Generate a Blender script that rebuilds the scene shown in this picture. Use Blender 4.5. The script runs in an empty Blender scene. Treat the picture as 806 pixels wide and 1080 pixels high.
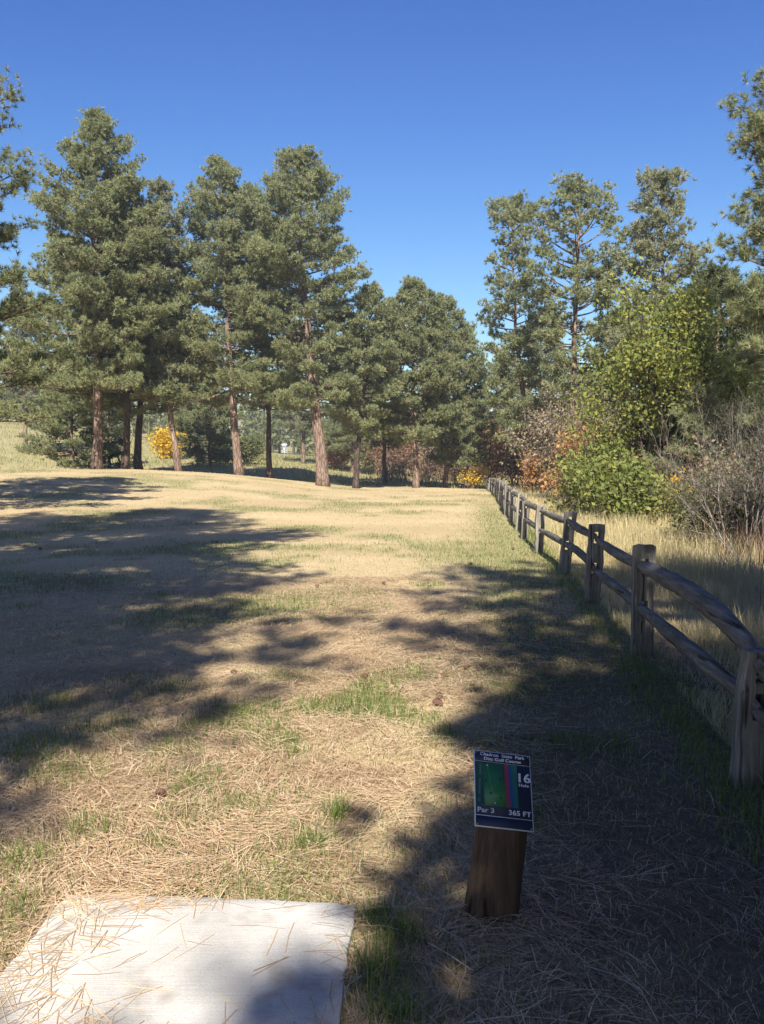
import bpy, math, random
import numpy as np
from mathutils import Vector
R = math.radians
sc = bpy.context.scene
col = sc.collection

# ------------------------------------------------------------------ camera, sky, sun, exposure
CAMZ = 1.6
FPX = 974.0                        # focal length in pixels of the 806x1080 photograph
PITCH = math.atan(55 / FPX)
cam_d = bpy.data.cameras.new('camera')
cam_d.sensor_fit = 'VERTICAL'; cam_d.sensor_height = 36; cam_d.lens = 36 * FPX / 1080
cam_d.clip_start = 0.05; cam_d.clip_end = 5000
cam = bpy.data.objects.new('camera', cam_d); col.objects.link(cam)
cam.location = (0, 0, CAMZ); cam.rotation_euler = (math.pi / 2 - PITCH, 0, 0)
sc.camera = cam

SUN_EL = R(39); SUN_DX = 0.045     # light travels towards +y and a little to +x
w = bpy.data.worlds.new('World'); sc.world = w; w.use_nodes = True
nt = w.node_tree; bg = nt.nodes['Background']
sky = nt.nodes.new('ShaderNodeTexSky'); sky.sky_type = 'NISHITA'; sky.sun_disc = False
sky.sun_elevation = SUN_EL; sky.sun_rotation = math.pi + SUN_DX     # sun stands behind the camera (-y)
sky.altitude = 1000; sky.air_density = 1.25; sky.dust_density = 1.0; sky.ozone_density = 3.0
hsv = nt.nodes.new('ShaderNodeHueSaturation'); hsv.inputs['Saturation'].default_value = 1.3
tint = nt.nodes.new('ShaderNodeMix'); tint.data_type = 'RGBA'; tint.blend_type = 'MULTIPLY'; tint.inputs['Factor'].default_value = 1; 
tcw = nt.nodes.new('ShaderNodeTexCoord'); sep = nt.nodes.new('ShaderNodeSeparateXYZ'); nt.links.new(tcw.outputs['Generated'], sep.inputs[0])
wr = nt.nodes.new('ShaderNodeValToRGB'); nt.links.new(sep.outputs['Z'], wr.inputs[0])      # clear dry air: cyan near the horizon, violet blue high up
wr.color_ramp.elements[0].position = .02; wr.color_ramp.elements[0].color = (1.40, 1.48, 1.38, 1)
wr.color_ramp.elements[1].position = .46; wr.color_ramp.elements[1].color = (1.16, .92, 1.36, 1)
nt.links.new(wr.outputs[0], tint.inputs['B'])
nt.links.new(sky.outputs[0], hsv.inputs['Color']); nt.links.new(hsv.outputs[0], tint.inputs['A']); nt.links.new(tint.outputs['Result'], bg.inputs['Color'])
bg.inputs['Strength'].default_value = 0.050
sd = bpy.data.lights.new('sun', 'SUN'); sd.energy = 5.0; sd.angle = R(0.53); sd.color = (1, 0.95, 0.84)
sun = bpy.data.objects.new('sun', sd); col.objects.link(sun)
sv = Vector((SUN_DX, 1.0, -math.tan(SUN_EL))).normalized()
sun.rotation_euler = sv.to_track_quat('-Z', 'Y').to_euler()
sc.view_settings.view_transform = 'Standard'; sc.view_settings.look = 'None'
sc.view_settings.gamma = 1; sc.view_settings.use_curve_mapping = False
sc.view_settings.exposure = 1.15
sc.cycles.max_bounces = 5; sc.cycles.diffuse_bounces = 2; sc.cycles.glossy_bounces = 2
sc.cycles.transmission_bounces = 3; sc.cycles.caustics_reflective = False; sc.cycles.caustics_refractive = False

# ------------------------------------------------------------------ helpers
def ray(px, py):
    a = PITCH
    u, v = px - 403, 540 - py
    return np.array([u, FPX * math.cos(a) + v * math.sin(a), -FPX * math.sin(a) + v * math.cos(a)])
def at(px, py, d):                 # point at depth d (metres ahead) seen at photo pixel
    r = ray(px, py); r = r * d / r[1]
    return np.array([r[0], r[1], r[2] + CAMZ])

def sstep(x, a, b):
    t = np.clip((np.asarray(x, float) - a) / (b - a), 0, 1); return t * t * (3 - 2 * t)
def hash2(i, j, s):
    n = (i.astype(np.int64) * 374761393 + j.astype(np.int64) * 668265263 + s * 974711) & 0x7fffffff
    n = ((n ^ (n >> 13)) * 1274126177) & 0x7fffffff
    return ((n ^ (n >> 16)) & 0xffff) / 65535.0
def vnoise(x, y, s=0):
    x = np.asarray(x, float); y = np.asarray(y, float)
    i = np.floor(x); j = np.floor(y); fx = x - i; fy = y - j
    fx = fx * fx * (3 - 2 * fx); fy = fy * fy * (3 - 2 * fy)
    a = hash2(i, j, s); b = hash2(i + 1, j, s); c = hash2(i, j + 1, s); d = hash2(i + 1, j + 1, s)
    return (a * (1 - fx) + b * fx) * (1 - fy) + (c * (1 - fx) + d * fx) * fy
def fbm(x, y, s=0, o=4):
    t = 0; a = 1; n = 0
    for k in range(o):
        t = t + a * vnoise(x * 2 ** k + 17.3 * k, y * 2 ** k - 9.1 * k, s + k); n += a; a *= .5
    return t / n

def terrain(x, y):
    x = np.asarray(x, float); y = np.asarray(y, float)
    z = 1.15 * sstep(-x, 0, 15) * sstep(y, 14, 50)
    z = z + 0.25 * sstep(-x, -1, 8) * sstep(y, 30, 58) * sstep(x, -14, -6)
    z = z - 0.35 * sstep(x, 1, 6) * sstep(y, 50, 62)
    far = sstep(y, 58, 115)
    z = z + far * (0.95 + 0.118 * np.clip(-x - 13, 0, 120))
    z = z - 0.5 * np.exp(-((y - 60) / 6.0) ** 2) * sstep(-x, 2, 8)
    z = z - 0.55 * sstep(x - (1.75 + 0.092 * (y - 4.45)), 2.5, 9) * sstep(y, -10, 5)
    z = z + 22 * sstep(y, 130, 800) + 0 * x
    z = z + 0.05 * (fbm(x * .35, y * .35, 3) - .5) * sstep(np.abs(y - 3) + np.abs(x), 2.5, 7)
    z = z + 0.020 * (fbm(x * 2.1, y * 2.1, 7) - .5) * sstep(np.abs(y - 2) + np.abs(x + .6), 1.7, 3)
    return z
def fence_x(y): return 1.75 + 0.0925 * (y - 4.45)
def green(x, y):                   # where green grass grows through the straw
    g = sstep(fbm(x * .55, y * .42, 21), .50, .70) * .75
    g = np.maximum(g, sstep(fbm(x * 1.5, y * 1.2, 31), .60, .74) * .9 * sstep(y, 26, 10))
    dx = x - fence_x(y)
    g = np.maximum(g, np.exp(-((dx + .6) / .6) ** 2) * .75 * sstep(y, 5, 8) * sstep(y, 46, 25))
    g = np.maximum(g, sstep(x, -3.2, -5.4) * .5 * sstep(y, 12, 5))
    g = np.maximum(g, .7 * sstep(y, 58, 64))
    g = g * (1 - .65 * np.exp(-((x + .35) / .45) ** 2 - ((y - 4.0) / .9) ** 2))
    g = g * (1 - .8 * sstep(-y, -5.4, -4.6) * sstep(x, -.35, -.05))
    return np.clip(g, 0, 1)

def shade_paint(x, y):                    # painted shade over some soil: darkens ground and needles beside the fence
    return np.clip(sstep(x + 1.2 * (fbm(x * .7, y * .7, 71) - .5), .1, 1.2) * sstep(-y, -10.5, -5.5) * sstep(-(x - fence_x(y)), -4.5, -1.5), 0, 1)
def new_mesh(name, verts, faces):  # faces: (N,3) or (N,4) array, or list of such
    me = bpy.data.meshes.new(name)
    verts = np.asarray(verts, np.float32)
    fl = faces if isinstance(faces, list) else [faces]
    fl = [np.asarray(f, np.int32) for f in fl if len(f)]
    me.vertices.add(len(verts)); me.vertices.foreach_set('co', verts.ravel())
    nl = sum(f.size for f in fl); npoly = sum(len(f) for f in fl)
    me.loops.add(nl); me.polygons.add(npoly)
    me.loops.foreach_set('vertex_index', np.concatenate([f.ravel() for f in fl]))
    tot = np.concatenate([np.full(len(f), f.shape[1], np.int32) for f in fl])
    st = np.concatenate([[0], np.cumsum(tot)[:-1]]).astype(np.int32)
    me.polygons.foreach_set('loop_start', st)
    try: me.polygons.foreach_set('loop_total', tot)
    except Exception: pass
    me.update(calc_edges=True); me.validate()
    return me
def obj(name, me, mat, parent=None, smooth=False):
    o = bpy.data.objects.new(name, me); col.objects.link(o)
    for m in (mat if isinstance(mat, (list, tuple)) else [mat]): me.materials.append(m)
    if smooth: me.polygons.foreach_set('use_smooth', np.ones(len(me.polygons), bool))
    if parent: o.parent = parent
    return o
def tag(o, label=None, cat=None, group=None, kind=None):
    if label: o['label'] = label
    if cat: o['category'] = cat
    if group: o['group'] = group
    if kind: o['kind'] = kind
    return o
def empty(name, loc, rz=0):
    o = bpy.data.objects.new(name, None); col.objects.link(o)
    o.location = [float(v) for v in loc]; o.rotation_euler = (0, 0, rz); o.empty_display_size = .3
    return o

class Tubes:                       # collects tubes along polylines into one mesh
    def __init__(s): s.v = []; s.f = []; s.n = 0
    def add(s, pts, rad, sides=6, cap=True, wob=0, rng=None):
        pts = np.asarray(pts, float); rad = np.asarray(rad, float) * np.ones(len(pts))
        t = np.gradient(pts, axis=0); t /= np.linalg.norm(t, axis=1)[:, None] + 1e-9
        ref = np.array([0, 0, 1.0]) if abs(t[0][2]) < .8 else np.array([1.0, 0, 0])
        a = np.cross(t, ref); a /= np.linalg.norm(a, axis=1)[:, None] + 1e-9; b = np.cross(t, a)
        th = np.arange(sides) * 2 * np.pi / sides
        rr = rad[:, None] * (1 + (wob * (rng.random((len(pts), sides)) - .5) if wob else 0))
        ring = pts[:, None] + (np.cos(th)[None, :, None] * a[:, None] + np.sin(th)[None, :, None] * b[:, None]) * rr[..., None]
        n = len(pts); s.v.append(ring.reshape(-1, 3))
        i = np.arange(n - 1)[:, None] * sides; k = np.arange(sides)[None]; k2 = (k + 1) % sides
        q = np.stack([i + k, i + k2, i + sides + k2, i + sides + k], -1).reshape(-1, 4) + s.n
        s.f.append(q); s.n += n * sides
        if cap:
            s.v.append(pts[[0, -1]]); c0 = s.n; s.n += 2; base = c0 - n * sides
            kk = np.arange(sides); k2 = (kk + 1) % sides
            s.f.append(np.stack([base + k2, base + kk, np.full(sides, c0)], -1))
            s.f.append(np.stack([base + (n - 1) * sides + kk, base + (n - 1) * sides + k2, np.full(sides, c0 + 1)], -1))
    def mesh(s, name): return new_mesh(name, np.concatenate(s.v), s.f)

def blades(P, D, L, W, rng):       # one thin triangle per blade
    n = len(P); r = rng.normal(size=(n, 3)); s_ = np.cross(D, r); s_ /= np.linalg.norm(s_, axis=1)[:, None] + 1e-9
    W = (np.ones(n) * W)[:, None] / 2; L = (np.ones(n) * L)[:, None]
    v = np.stack([P - s_ * W, P + s_ * W, P + D * L], 1).reshape(-1, 3)
    return v, np.arange(3 * n).reshape(-1, 3)

# ------------------------------------------------------------------ materials
def mat(name):
    m = bpy.data.materials.new(name); m.use_nodes = True; m.node_tree.nodes.clear()
    return m, m.node_tree.nodes, m.node_tree.links
def rampn(N, stops, fac=None, L=None):
    r = N.new('ShaderNodeValToRGB'); e = r.color_ramp.elements
    while len(e) < len(stops): e.new(.5)
    for k, (p, c) in enumerate(stops): e[k].position = p; e[k].color = (*c, 1)
    if fac is not None: L.new(fac, r.inputs[0])
    return r
def noise(N, L, scale, detail=4, rough=.6, vec=None, mscale=None, dist=0):
    n = N.new('ShaderNodeTexNoise'); n.inputs['Scale'].default_value = scale
    n.inputs['Detail'].default_value = detail; n.inputs['Roughness'].default_value = rough; n.inputs['Distortion'].default_value = dist
    if vec is not None:
        if mscale:
            mp = N.new('ShaderNodeMapping'); mp.inputs['Scale'].default_value = mscale; L.new(vec, mp.inputs[0]); vec = mp.outputs[0]
        L.new(vec, n.inputs['Vector'])
    return n
def mixc(N, L, a, b, fac, mode='MIX'):
    m = N.new('ShaderNodeMix'); m.data_type = 'RGBA'; m.blend_type = mode
    for s_, v in ((m.inputs['A'], a), (m.inputs['B'], b)):
        if isinstance(v, tuple): s_.default_value = (*v, 1)
        else: L.new(v, s_)
    if isinstance(fac, (int, float)): m.inputs['Factor'].default_value = fac
    else: L.new(fac, m.inputs['Factor'])
    return m.outputs['Result']
MI = [i for i in (0,)]
def leaf_mat(name, cols, transl=.3, nscale=.35, island=.55, rough=.6, spec=.2):
    m, N, L = mat(name)
    g = N.new('ShaderNodeNewGeometry'); tc = N.new('ShaderNodeTexCoord')
    n = noise(N, L, nscale, 3, .6, tc.outputs['Object'])
    mx = N.new('ShaderNodeMath'); mx.operation = 'MULTIPLY'; mx.inputs[1].default_value = island
    L.new(g.outputs['Random Per Island'], mx.inputs[0])
    m2 = N.new('ShaderNodeMath'); m2.operation = 'MULTIPLY_ADD'; m2.inputs[1].default_value = (1 - island) * 1.9
    L.new(n.outputs[0], m2.inputs[0]); L.new(mx.outputs[0], m2.inputs[2])
    m3 = N.new('ShaderNodeMath'); m3.operation = 'SUBTRACT'; m3.inputs[1].default_value = .45 * (1 - island)
    L.new(m2.outputs[0], m3.inputs[0])
    r = rampn(N, cols, m3.outputs[0], L)
    p = N.new('ShaderNodeBsdfPrincipled'); p.inputs['Roughness'].default_value = rough
    p.inputs['Specular IOR Level'].default_value = spec; L.new(r.outputs[0], p.inputs['Base Color'])
    t = N.new('ShaderNodeBsdfTranslucent'); L.new(r.outputs[0], t.inputs[0])
    ms = N.new('ShaderNodeMixShader'); ms.inputs[0].default_value = transl
    L.new(p.outputs[0], ms.inputs[1]); L.new(t.outputs[0], ms.inputs[2])
    o = N.new('ShaderNodeOutputMaterial'); L.new(ms.outputs[0], o.inputs[0])
    return m
M = {}
M['pine'] = leaf_mat('pine_needles', [(0, (.10, .12, .06)), (.35, (.215, .245, .115)), (.65, (.33, .345, .17)), (.85, (.42, .38, .21)), (1, (.36, .24, .14))], .45, 1.3, .4)
M['pine_grey'] = leaf_mat('pine_needles_grey', [(0, (.13, .145, .09)), (.4, (.25, .27, .155)), (.7, (.35, .35, .205)), (1, (.38, .29, .18))], .45, 1.3, .4)
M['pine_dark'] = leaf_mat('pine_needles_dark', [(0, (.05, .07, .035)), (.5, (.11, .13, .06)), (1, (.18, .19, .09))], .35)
M['leaf_green'] = leaf_mat('green_leaves', [(0, (.07, .10, .025)), (.35, (.19, .23, .055)), (.7, (.34, .35, .09)), (.9, (.55, .44, .08)), (1, (.60, .36, .08))], .5, .9, .5)
M['leaf_bush'] = leaf_mat('bush_leaves', [(0, (.05, .075, .025)), (.4, (.15, .18, .05)), (.75, (.28, .29, .08)), (.92, (.50, .40, .08)), (1, (.45, .25, .08))], .4, 1.1, .5)
M['leaf_olive'] = leaf_mat('olive_leaves', [(0, (.06, .08, .03)), (.5, (.14, .16, .06)), (1, (.26, .23, .10))], .35)
M['leaf_orange'] = leaf_mat('orange_leaves', [(0, (.24, .11, .05)), (.5, (.46, .25, .10)), (1, (.58, .42, .18))], .4)
M['leaf_yellow'] = leaf_mat('yellow_leaves', [(0, (.28, .25, .03)), (.35, (.62, .40, .03)), (1, (.80, .55, .06))], .45)
M['leaf_rust'] = leaf_mat('rusty_leaves', [(0, (.13, .07, .045)), (.5, (.22, .12, .07)), (1, (.33, .20, .10))], .3)
M['leaf_greybrown'] = leaf_mat('dry_twigs', [(0, (.11, .08, .055)), (.5, (.21, .165, .11)), (1, (.33, .26, .17))], .1)
M['needle'] = leaf_mat('fallen_needles', [(0, (.24, .13, .075)), (.3, (.47, .315, .19)), (.7, (.66, .50, .32)), (1, (.80, .67, .46))], .15, 1.2, .75)
M['shade_needle'] = leaf_mat('shade_dark_needles', [(0, (.08, .055, .04)), (.4, (.17, .12, .085)), (.8, (.29, .215, .15)), (1, (.42, .33, .23))], .05, 1.2, .75, .8, .1)  # fallen needles in darker tones, painted shade for the near right ground
M['grass'] = leaf_mat('green_grass', [(0, (.07, .11, .03)), (.5, (.145, .20, .05)), (.85, (.26, .29, .09)), (1, (.42, .36, .16))], .4, 1.5, .7)
M['straw'] = leaf_mat('dry_grass', [(0, (.26, .21, .12)), (.4, (.43, .36, .22)), (.8, (.57, .48, .31)), (1, (.66, .58, .40))], .35, .8, .65)
M['tallgrass'] = leaf_mat('tall_dry_grass', [(0, (.24, .23, .10)), (.3, (.44, .38, .20)), (.75, (.62, .52, .30)), (1, (.74, .64, .42))], .4, .5, .6)
M['meadow_far'] = leaf_mat('far_meadow_grass', [(0, (.16, .17, .06)), (.5, (.30, .30, .12)), (1, (.46, .40, .18))], .35, .15, .4)
M['weed'] = leaf_mat('weedy_shrub', [(0, (.14, .07, .05)), (.5, (.26, .15, .10)), (1, (.36, .28, .14))], .2)

def bark_mat(name, a, b, c, scale=6):
    m, N, L = mat(name); tc = N.new('ShaderNodeTexCoord')
    n = noise(N, L, scale, 6, .65, tc.outputs['Object'], (1, 1, .28))
    r = rampn(N, [(.30, a), (.5, b), (.72, c)], n.outputs[0], L)
    v = N.new('ShaderNodeTexVoronoi'); v.feature = 'DISTANCE_TO_EDGE'; v.inputs['Scale'].default_value = scale * .9
    mp = N.new('ShaderNodeMapping'); mp.inputs['Scale'].default_value = (1.4, 1.4, .35); L.new(tc.outputs['Object'], mp.inputs[0]); L.new(mp.outputs[0], v.inputs['Vector'])
    r2 = rampn(N, [(0, (.25, .25, .25)), (.14, (1, 1, 1))], v.outputs[0], L)
    cc = mixc(N, L, r.outputs[0], r2.outputs[0], .75, 'MULTIPLY')
    p = N.new('ShaderNodeBsdfPrincipled'); p.inputs['Roughness'].default_value = .9; p.inputs['Specular IOR Level'].default_value = .15
    L.new(cc, p.inputs['Base Color'])
    b_ = N.new('ShaderNodeBump'); b_.inputs['Strength'].default_value = .8; b_.inputs['Distance'].default_value = .03
    L.new(r2.outputs[0], b_.inputs['Height']); L.new(b_.outputs[0], p.inputs['Normal'])
    o = N.new('ShaderNodeOutputMaterial'); L.new(p.outputs[0], o.inputs[0]); return m
M['bark'] = bark_mat('pine_bark', (.11, .075, .058), (.21, .145, .11), (.31, .225, .175))
M['bark_dark'] = bark_mat('dark_bark', (.045, .032, .026), (.085, .06, .048), (.14, .105, .085))
M['bark_grey'] = bark_mat('grey_bark', (.10, .085, .07), (.19, .165, .14), (.30, .26, .22), 9)

def wood_mat(name, c0, c1, c2, axis, grain=30):
    m, N, L = mat(name); tc = N.new('ShaderNodeTexCoord')
    ms = {'x': (.05, 1, 1), 'y': (1, .05, 1), 'z': (1, 1, .05)}[axis]
    n = noise(N, L, grain, 5, .7, tc.outputs['Object'], ms)
    n2 = noise(N, L, 2.2, 4, .6, tc.outputs['Object'])
    r = rampn(N, [(.28, c0), (.5, c1), (.75, c2)], n.outputs[0], L)
    r2 = rampn(N, [(.3, (.6, .58, .56)), (.7, (1.1, 1.08, 1.05))], n2.outputs[0], L)
    cc = mixc(N, L, r.outputs[0], r2.outputs[0], .8, 'MULTIPLY')
    ck = noise(N, L, grain * .55, 2, .5, tc.outputs['Object'], tuple(v * (.5 if v < 1 else 1) for v in ms), .3)
    r3 = rampn(N, [(.34, (.12, .10, .09)), (.40, (1, 1, 1))], ck.outputs[0], L)
    cc = mixc(N, L, cc, r3.outputs[0], .85, 'MULTIPLY')
    p = N.new('ShaderNodeBsdfPrincipled'); p.inputs['Roughness'].default_value = .85; p.inputs['Specular IOR Level'].default_value = .25
    L.new(cc, p.inputs['Base Color'])
    b_ = N.new('ShaderNodeBump'); b_.inputs['Strength'].default_value = .7; b_.inputs['Distance'].default_value = .006
    L.new(n.outputs[0], b_.inputs['Height']); L.new(b_.outputs[0], p.inputs['Normal'])
    o = N.new('ShaderNodeOutputMaterial'); L.new(p.outputs[0], o.inputs[0]); return m
M['rail'] = wood_mat('weathered_rail', (.065, .06, .055), (.155, .145, .132), (.31, .29, .265), 'y', 38)
M['post'] = wood_mat('weathered_post', (.085, .077, .068), (.195, .18, .16), (.38, .35, .315), 'z', 38)
M['stump'] = wood_mat('treated_post', (.035, .022, .015), (.08, .05, .032), (.14, .09, .06), 'z', 34)
def plain(name, c, rough=.5, metal=0, spec=.5):
    m, N, L = mat(name); p = N.new('ShaderNodeBsdfPrincipled')
    tc = N.new('ShaderNodeTexCoord'); n = noise(N, L, 60, 3, .6, tc.outputs['Object'])
    r = rampn(N, [(.3, tuple(v * .88 for v in c)), (.7, c)], n.outputs[0], L); L.new(r.outputs[0], p.inputs['Base Color'])
    p.inputs['Roughness'].default_value = rough; p.inputs['Metallic'].default_value = metal; p.inputs['Specular IOR Level'].default_value = spec
    o = N.new('ShaderNodeOutputMaterial'); L.new(p.outputs[0], o.inputs[0]); return m

M['screw'] = plain('screw_steel', (.35, .35, .36), .35, .9)
# ground
def ground_mat():
    m, N, L = mat('meadow_ground'); tc = N.new('ShaderNodeTexCoord'); ob = tc.outputs['Object']
    at_ = N.new('ShaderNodeAttribute'); at_.attribute_name = 'grassy'
    fine = noise(N, L, 55, 6, .75, ob, (1, .55, 1), .4)
    mid = noise(N, L, 3.2, 6, .7, ob, None, .6)
    big = noise(N, L, .22, 5, .6, ob, (.7, 1.2, 1))
    straw = rampn(N, [(.22, (.18, .135, .095)), (.45, (.42, .34, .23)), (.62, (.56, .465, .325)), (.8, (.66, .57, .42))], fine.outputs[0], L)
    warm = rampn(N, [(.35, (1.03, .92, .80)), (.62, (1.0, 1.0, .82))], mid.outputs[0], L)
    c = mixc(N, L, straw.outputs[0], warm.outputs[0], .8, 'MULTIPLY')
    lt = rampn(N, [(.35, (.86, .84, .78)), (.65, (1.1, 1.08, 1.04))], big.outputs[0], L)
    c = mixc(N, L, c, lt.outputs[0], 1.0, 'MULTIPLY')
    gr = rampn(N, [(.25, (.07, .085, .03)), (.5, (.16, .185, .07)), (.75, (.28, .28, .12))], fine.outputs[0], L)
    ga = N.new('ShaderNodeMath'); ga.operation = 'MULTIPLY'; ga.inputs[1].default_value = .72; L.new(at_.outputs['Fac'], ga.inputs[0])
    gm = N.new('ShaderNodeMath'); gm.operation = 'MULTIPLY'; gm.use_clamp = True
    br = N.new('ShaderNodeMath'); br.operation = 'MULTIPLY_ADD'; br.inputs[1].default_value = 2.4; br.inputs[2].default_value = -.25; L.new(mid.outputs[0], br.inputs[0])
    L.new(br.outputs[0], gm.inputs[0]); L.new(ga.outputs[0], gm.inputs[1])
    c = mixc(N, L, c, gr.outputs[0], gm.outputs[0])
    soil = noise(N, L, 1.7, 5, .65, ob)
    sr = rampn(N, [(.60, (0, 0, 0)), (.72, (1, 1, 1))], soil.outputs[0], L)
    sm = N.new('ShaderNodeMath'); sm.operation = 'MULTIPLY'; sm.inputs[1].default_value = .5; L.new(sr.outputs[0], sm.inputs[0])
    c = mixc(N, L, c, (.25, .175, .115), sm.outputs[0])
    ad = N.new('ShaderNodeAttribute'); ad.attribute_name = 'shade_paint'; dm = N.new('ShaderNodeMath'); dm.operation = 'MULTIPLY'; dm.inputs[1].default_value = .78; L.new(ad.outputs['Fac'], dm.inputs[0])
    df = rampn(N, [(.3, (.05, .038, .028)), (.6, (.12, .09, .062)), (.8, (.24, .18, .12))], fine.outputs[0], L)  # dark ramp puts the near right shade into the ground colour
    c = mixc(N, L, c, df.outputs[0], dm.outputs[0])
    p = N.new('ShaderNodeBsdfPrincipled'); p.inputs['Roughness'].default_value = 1; p.inputs['Specular IOR Level'].default_value = .05
    L.new(c, p.inputs['Base Color'])
    b_ = N.new('ShaderNodeBump'); b_.inputs['Strength'].default_value = .55; b_.inputs['Distance'].default_value = .02
    L.new(fine.outputs[0], b_.inputs['Height'])
    b2 = N.new('ShaderNodeBump'); b2.inputs['Strength'].default_value = .35; b2.inputs['Distance'].default_value = .12
    L.new(mid.outputs[0], b2.inputs['Height']); L.new(b_.outputs[0], b2.inputs['Normal']); L.new(b2.outputs[0], p.inputs['Normal'])
    o = N.new('ShaderNodeOutputMaterial'); L.new(p.outputs[0], o.inputs[0]); return m
M['ground'] = ground_mat()

def concrete_mat():
    m, N, L = mat('tee_concrete'); tc = N.new('ShaderNodeTexCoord'); ob = tc.outputs['Object']
    n = noise(N, L, 2.2, 6, .65, ob); n2 = noise(N, L, 190, 3, .7, ob)
    r = rampn(N, [(.3, (.37, .35, .32)), (.5, (.49, .465, .43)), (.7, (.57, .545, .51))], n.outputs[0], L)
    r2 = rampn(N, [(.25, (.78, .77, .76)), (.6, (1.05, 1.05, 1.05))], n2.outputs[0], L)
    c = mixc(N, L, r.outputs[0], r2.outputs[0], .8, 'MULTIPLY')
    v = noise(N, L, 5, 3, .6, ob); rv = rampn(N, [(.54, (1, 1, 1)), (.70, (.62, .55, .48))], v.outputs[0], L)
    c = mixc(N, L, c, rv.outputs[0], .7, 'MULTIPLY')
    p = N.new('ShaderNodeBsdfPrincipled'); p.inputs['Roughness'].default_value = .9; L.new(c, p.inputs['Base Color'])
    b_ = N.new('ShaderNodeBump'); b_.inputs['Strength'].default_value = .5; b_.inputs['Distance'].default_value = .003
    bm_ = noise(N, L, 120, 3, .6, ob, (.04, 1, 1)); ad = N.new('ShaderNodeMath'); ad.operation = 'ADD'; L.new(n2.outputs[0], ad.inputs[0]); L.new(bm_.outputs[0], ad.inputs[1])
    L.new(ad.outputs[0], b_.inputs['Height']); L.new(b_.outputs[0], p.inputs['Normal'])
    o = N.new('ShaderNodeOutputMaterial'); L.new(p.outputs[0], o.inputs[0]); return m
M['concrete'] = concrete_mat()

# ------------------------------------------------------------------ ground sheet
def axis_pts(n, near, far, mid=0):
    t = np.linspace(-1, 1, n); k = 7.2
    return mid + np.sinh(k * t) / math.sinh(k) * far
xs = axis_pts(300, 0, 1500); ys = axis_pts(420, 0, 1900, 4)
X, Y = np.meshgrid(xs, ys)
Z = terrain(X, Y)
vid = np.arange(X.size).reshape(X.shape)
F = np.stack([vid[:-1, :-1], vid[:-1, 1:], vid[1:, 1:], vid[1:, :-1]], -1).reshape(-1, 4)
gme = new_mesh('ground', np.stack([X, Y, Z], -1).reshape(-1, 3), F)
a_ = gme.attributes.new('grassy', 'FLOAT', 'POINT'); a_.data.foreach_set('value', green(X, Y).ravel().astype(np.float32))
a2_ = gme.attributes.new('shade_paint', 'FLOAT', 'POINT'); a2_.data.foreach_set('value', shade_paint(X, Y).ravel().astype(np.float32))
ground = obj('ground', gme, M['ground'], smooth=True); tag(ground, kind='structure')

# concrete tee pad: front edge and two sides slightly uneven
def tee_pad():
    c = [at(66, 952, 3.34), at(373, 966, 3.30)]
    fl = np.array([-1.14, 3.28]); fr = np.array([-.095, 3.20]); bl = np.array([-1.30, .2]); br_ = np.array([-.20, .2])
    n, k = 60, 26; rng = np.random.default_rng(5); V = []
    top = .028
    for j in range(n + 1):
        for i in range(k + 1):
            a, b = i / k, j / n
            p = (bl * (1 - a) + br_ * a) * (1 - b) + (fl * (1 - a) + fr * a) * b
            e = .014 * (rng.random() - .5)
            if i in (0, k): p = p + [e, 0]
            if j == n: p = p + [0, e - .015 * (abs(2 * a - 1) ** 6)]
            V.append((p[0], p[1], top))
    nv = len(V)
    ring = [i for i in range(k + 1)] + [j * (k + 1) + k for j in range(1, n + 1)] + [n * (k + 1) + i for i in range(k - 1, -1, -1)] + [j * (k + 1) for j in range(n - 1, 0, -1)]
    for r_ in ring: V.append((V[r_][0], V[r_][1], -.1))
    f = [[j * (k + 1) + i, j * (k + 1) + i + 1, (j + 1) * (k + 1) + i + 1, (j + 1) * (k + 1) + i] for j in range(n) for i in range(k)]
    m_ = len(ring)
    f += [[ring[q], nv + q, nv + (q + 1) % m_, ring[(q + 1) % m_]] for q in range(m_)]
    o = obj('tee_pad', new_mesh('tee_pad', V, np.array(f)), M['concrete'])
    tag(o, 'pale concrete tee pad strewn with fallen pine needles', 'tee pad')
    b = o.modifiers.new('b', 'BEVEL'); b.width = .005; b.segments = 2; b.limit_method = 'ANGLE'
tee_pad()
def on_pad(x, y): 
    t = (y - .2) / 3.04
    return (y < 3.235 - .077 * (x + .6)) & (y > .2) & (x > -1.30 + .135 * t + .0) & (x < -.20 + .115 * t)

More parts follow.
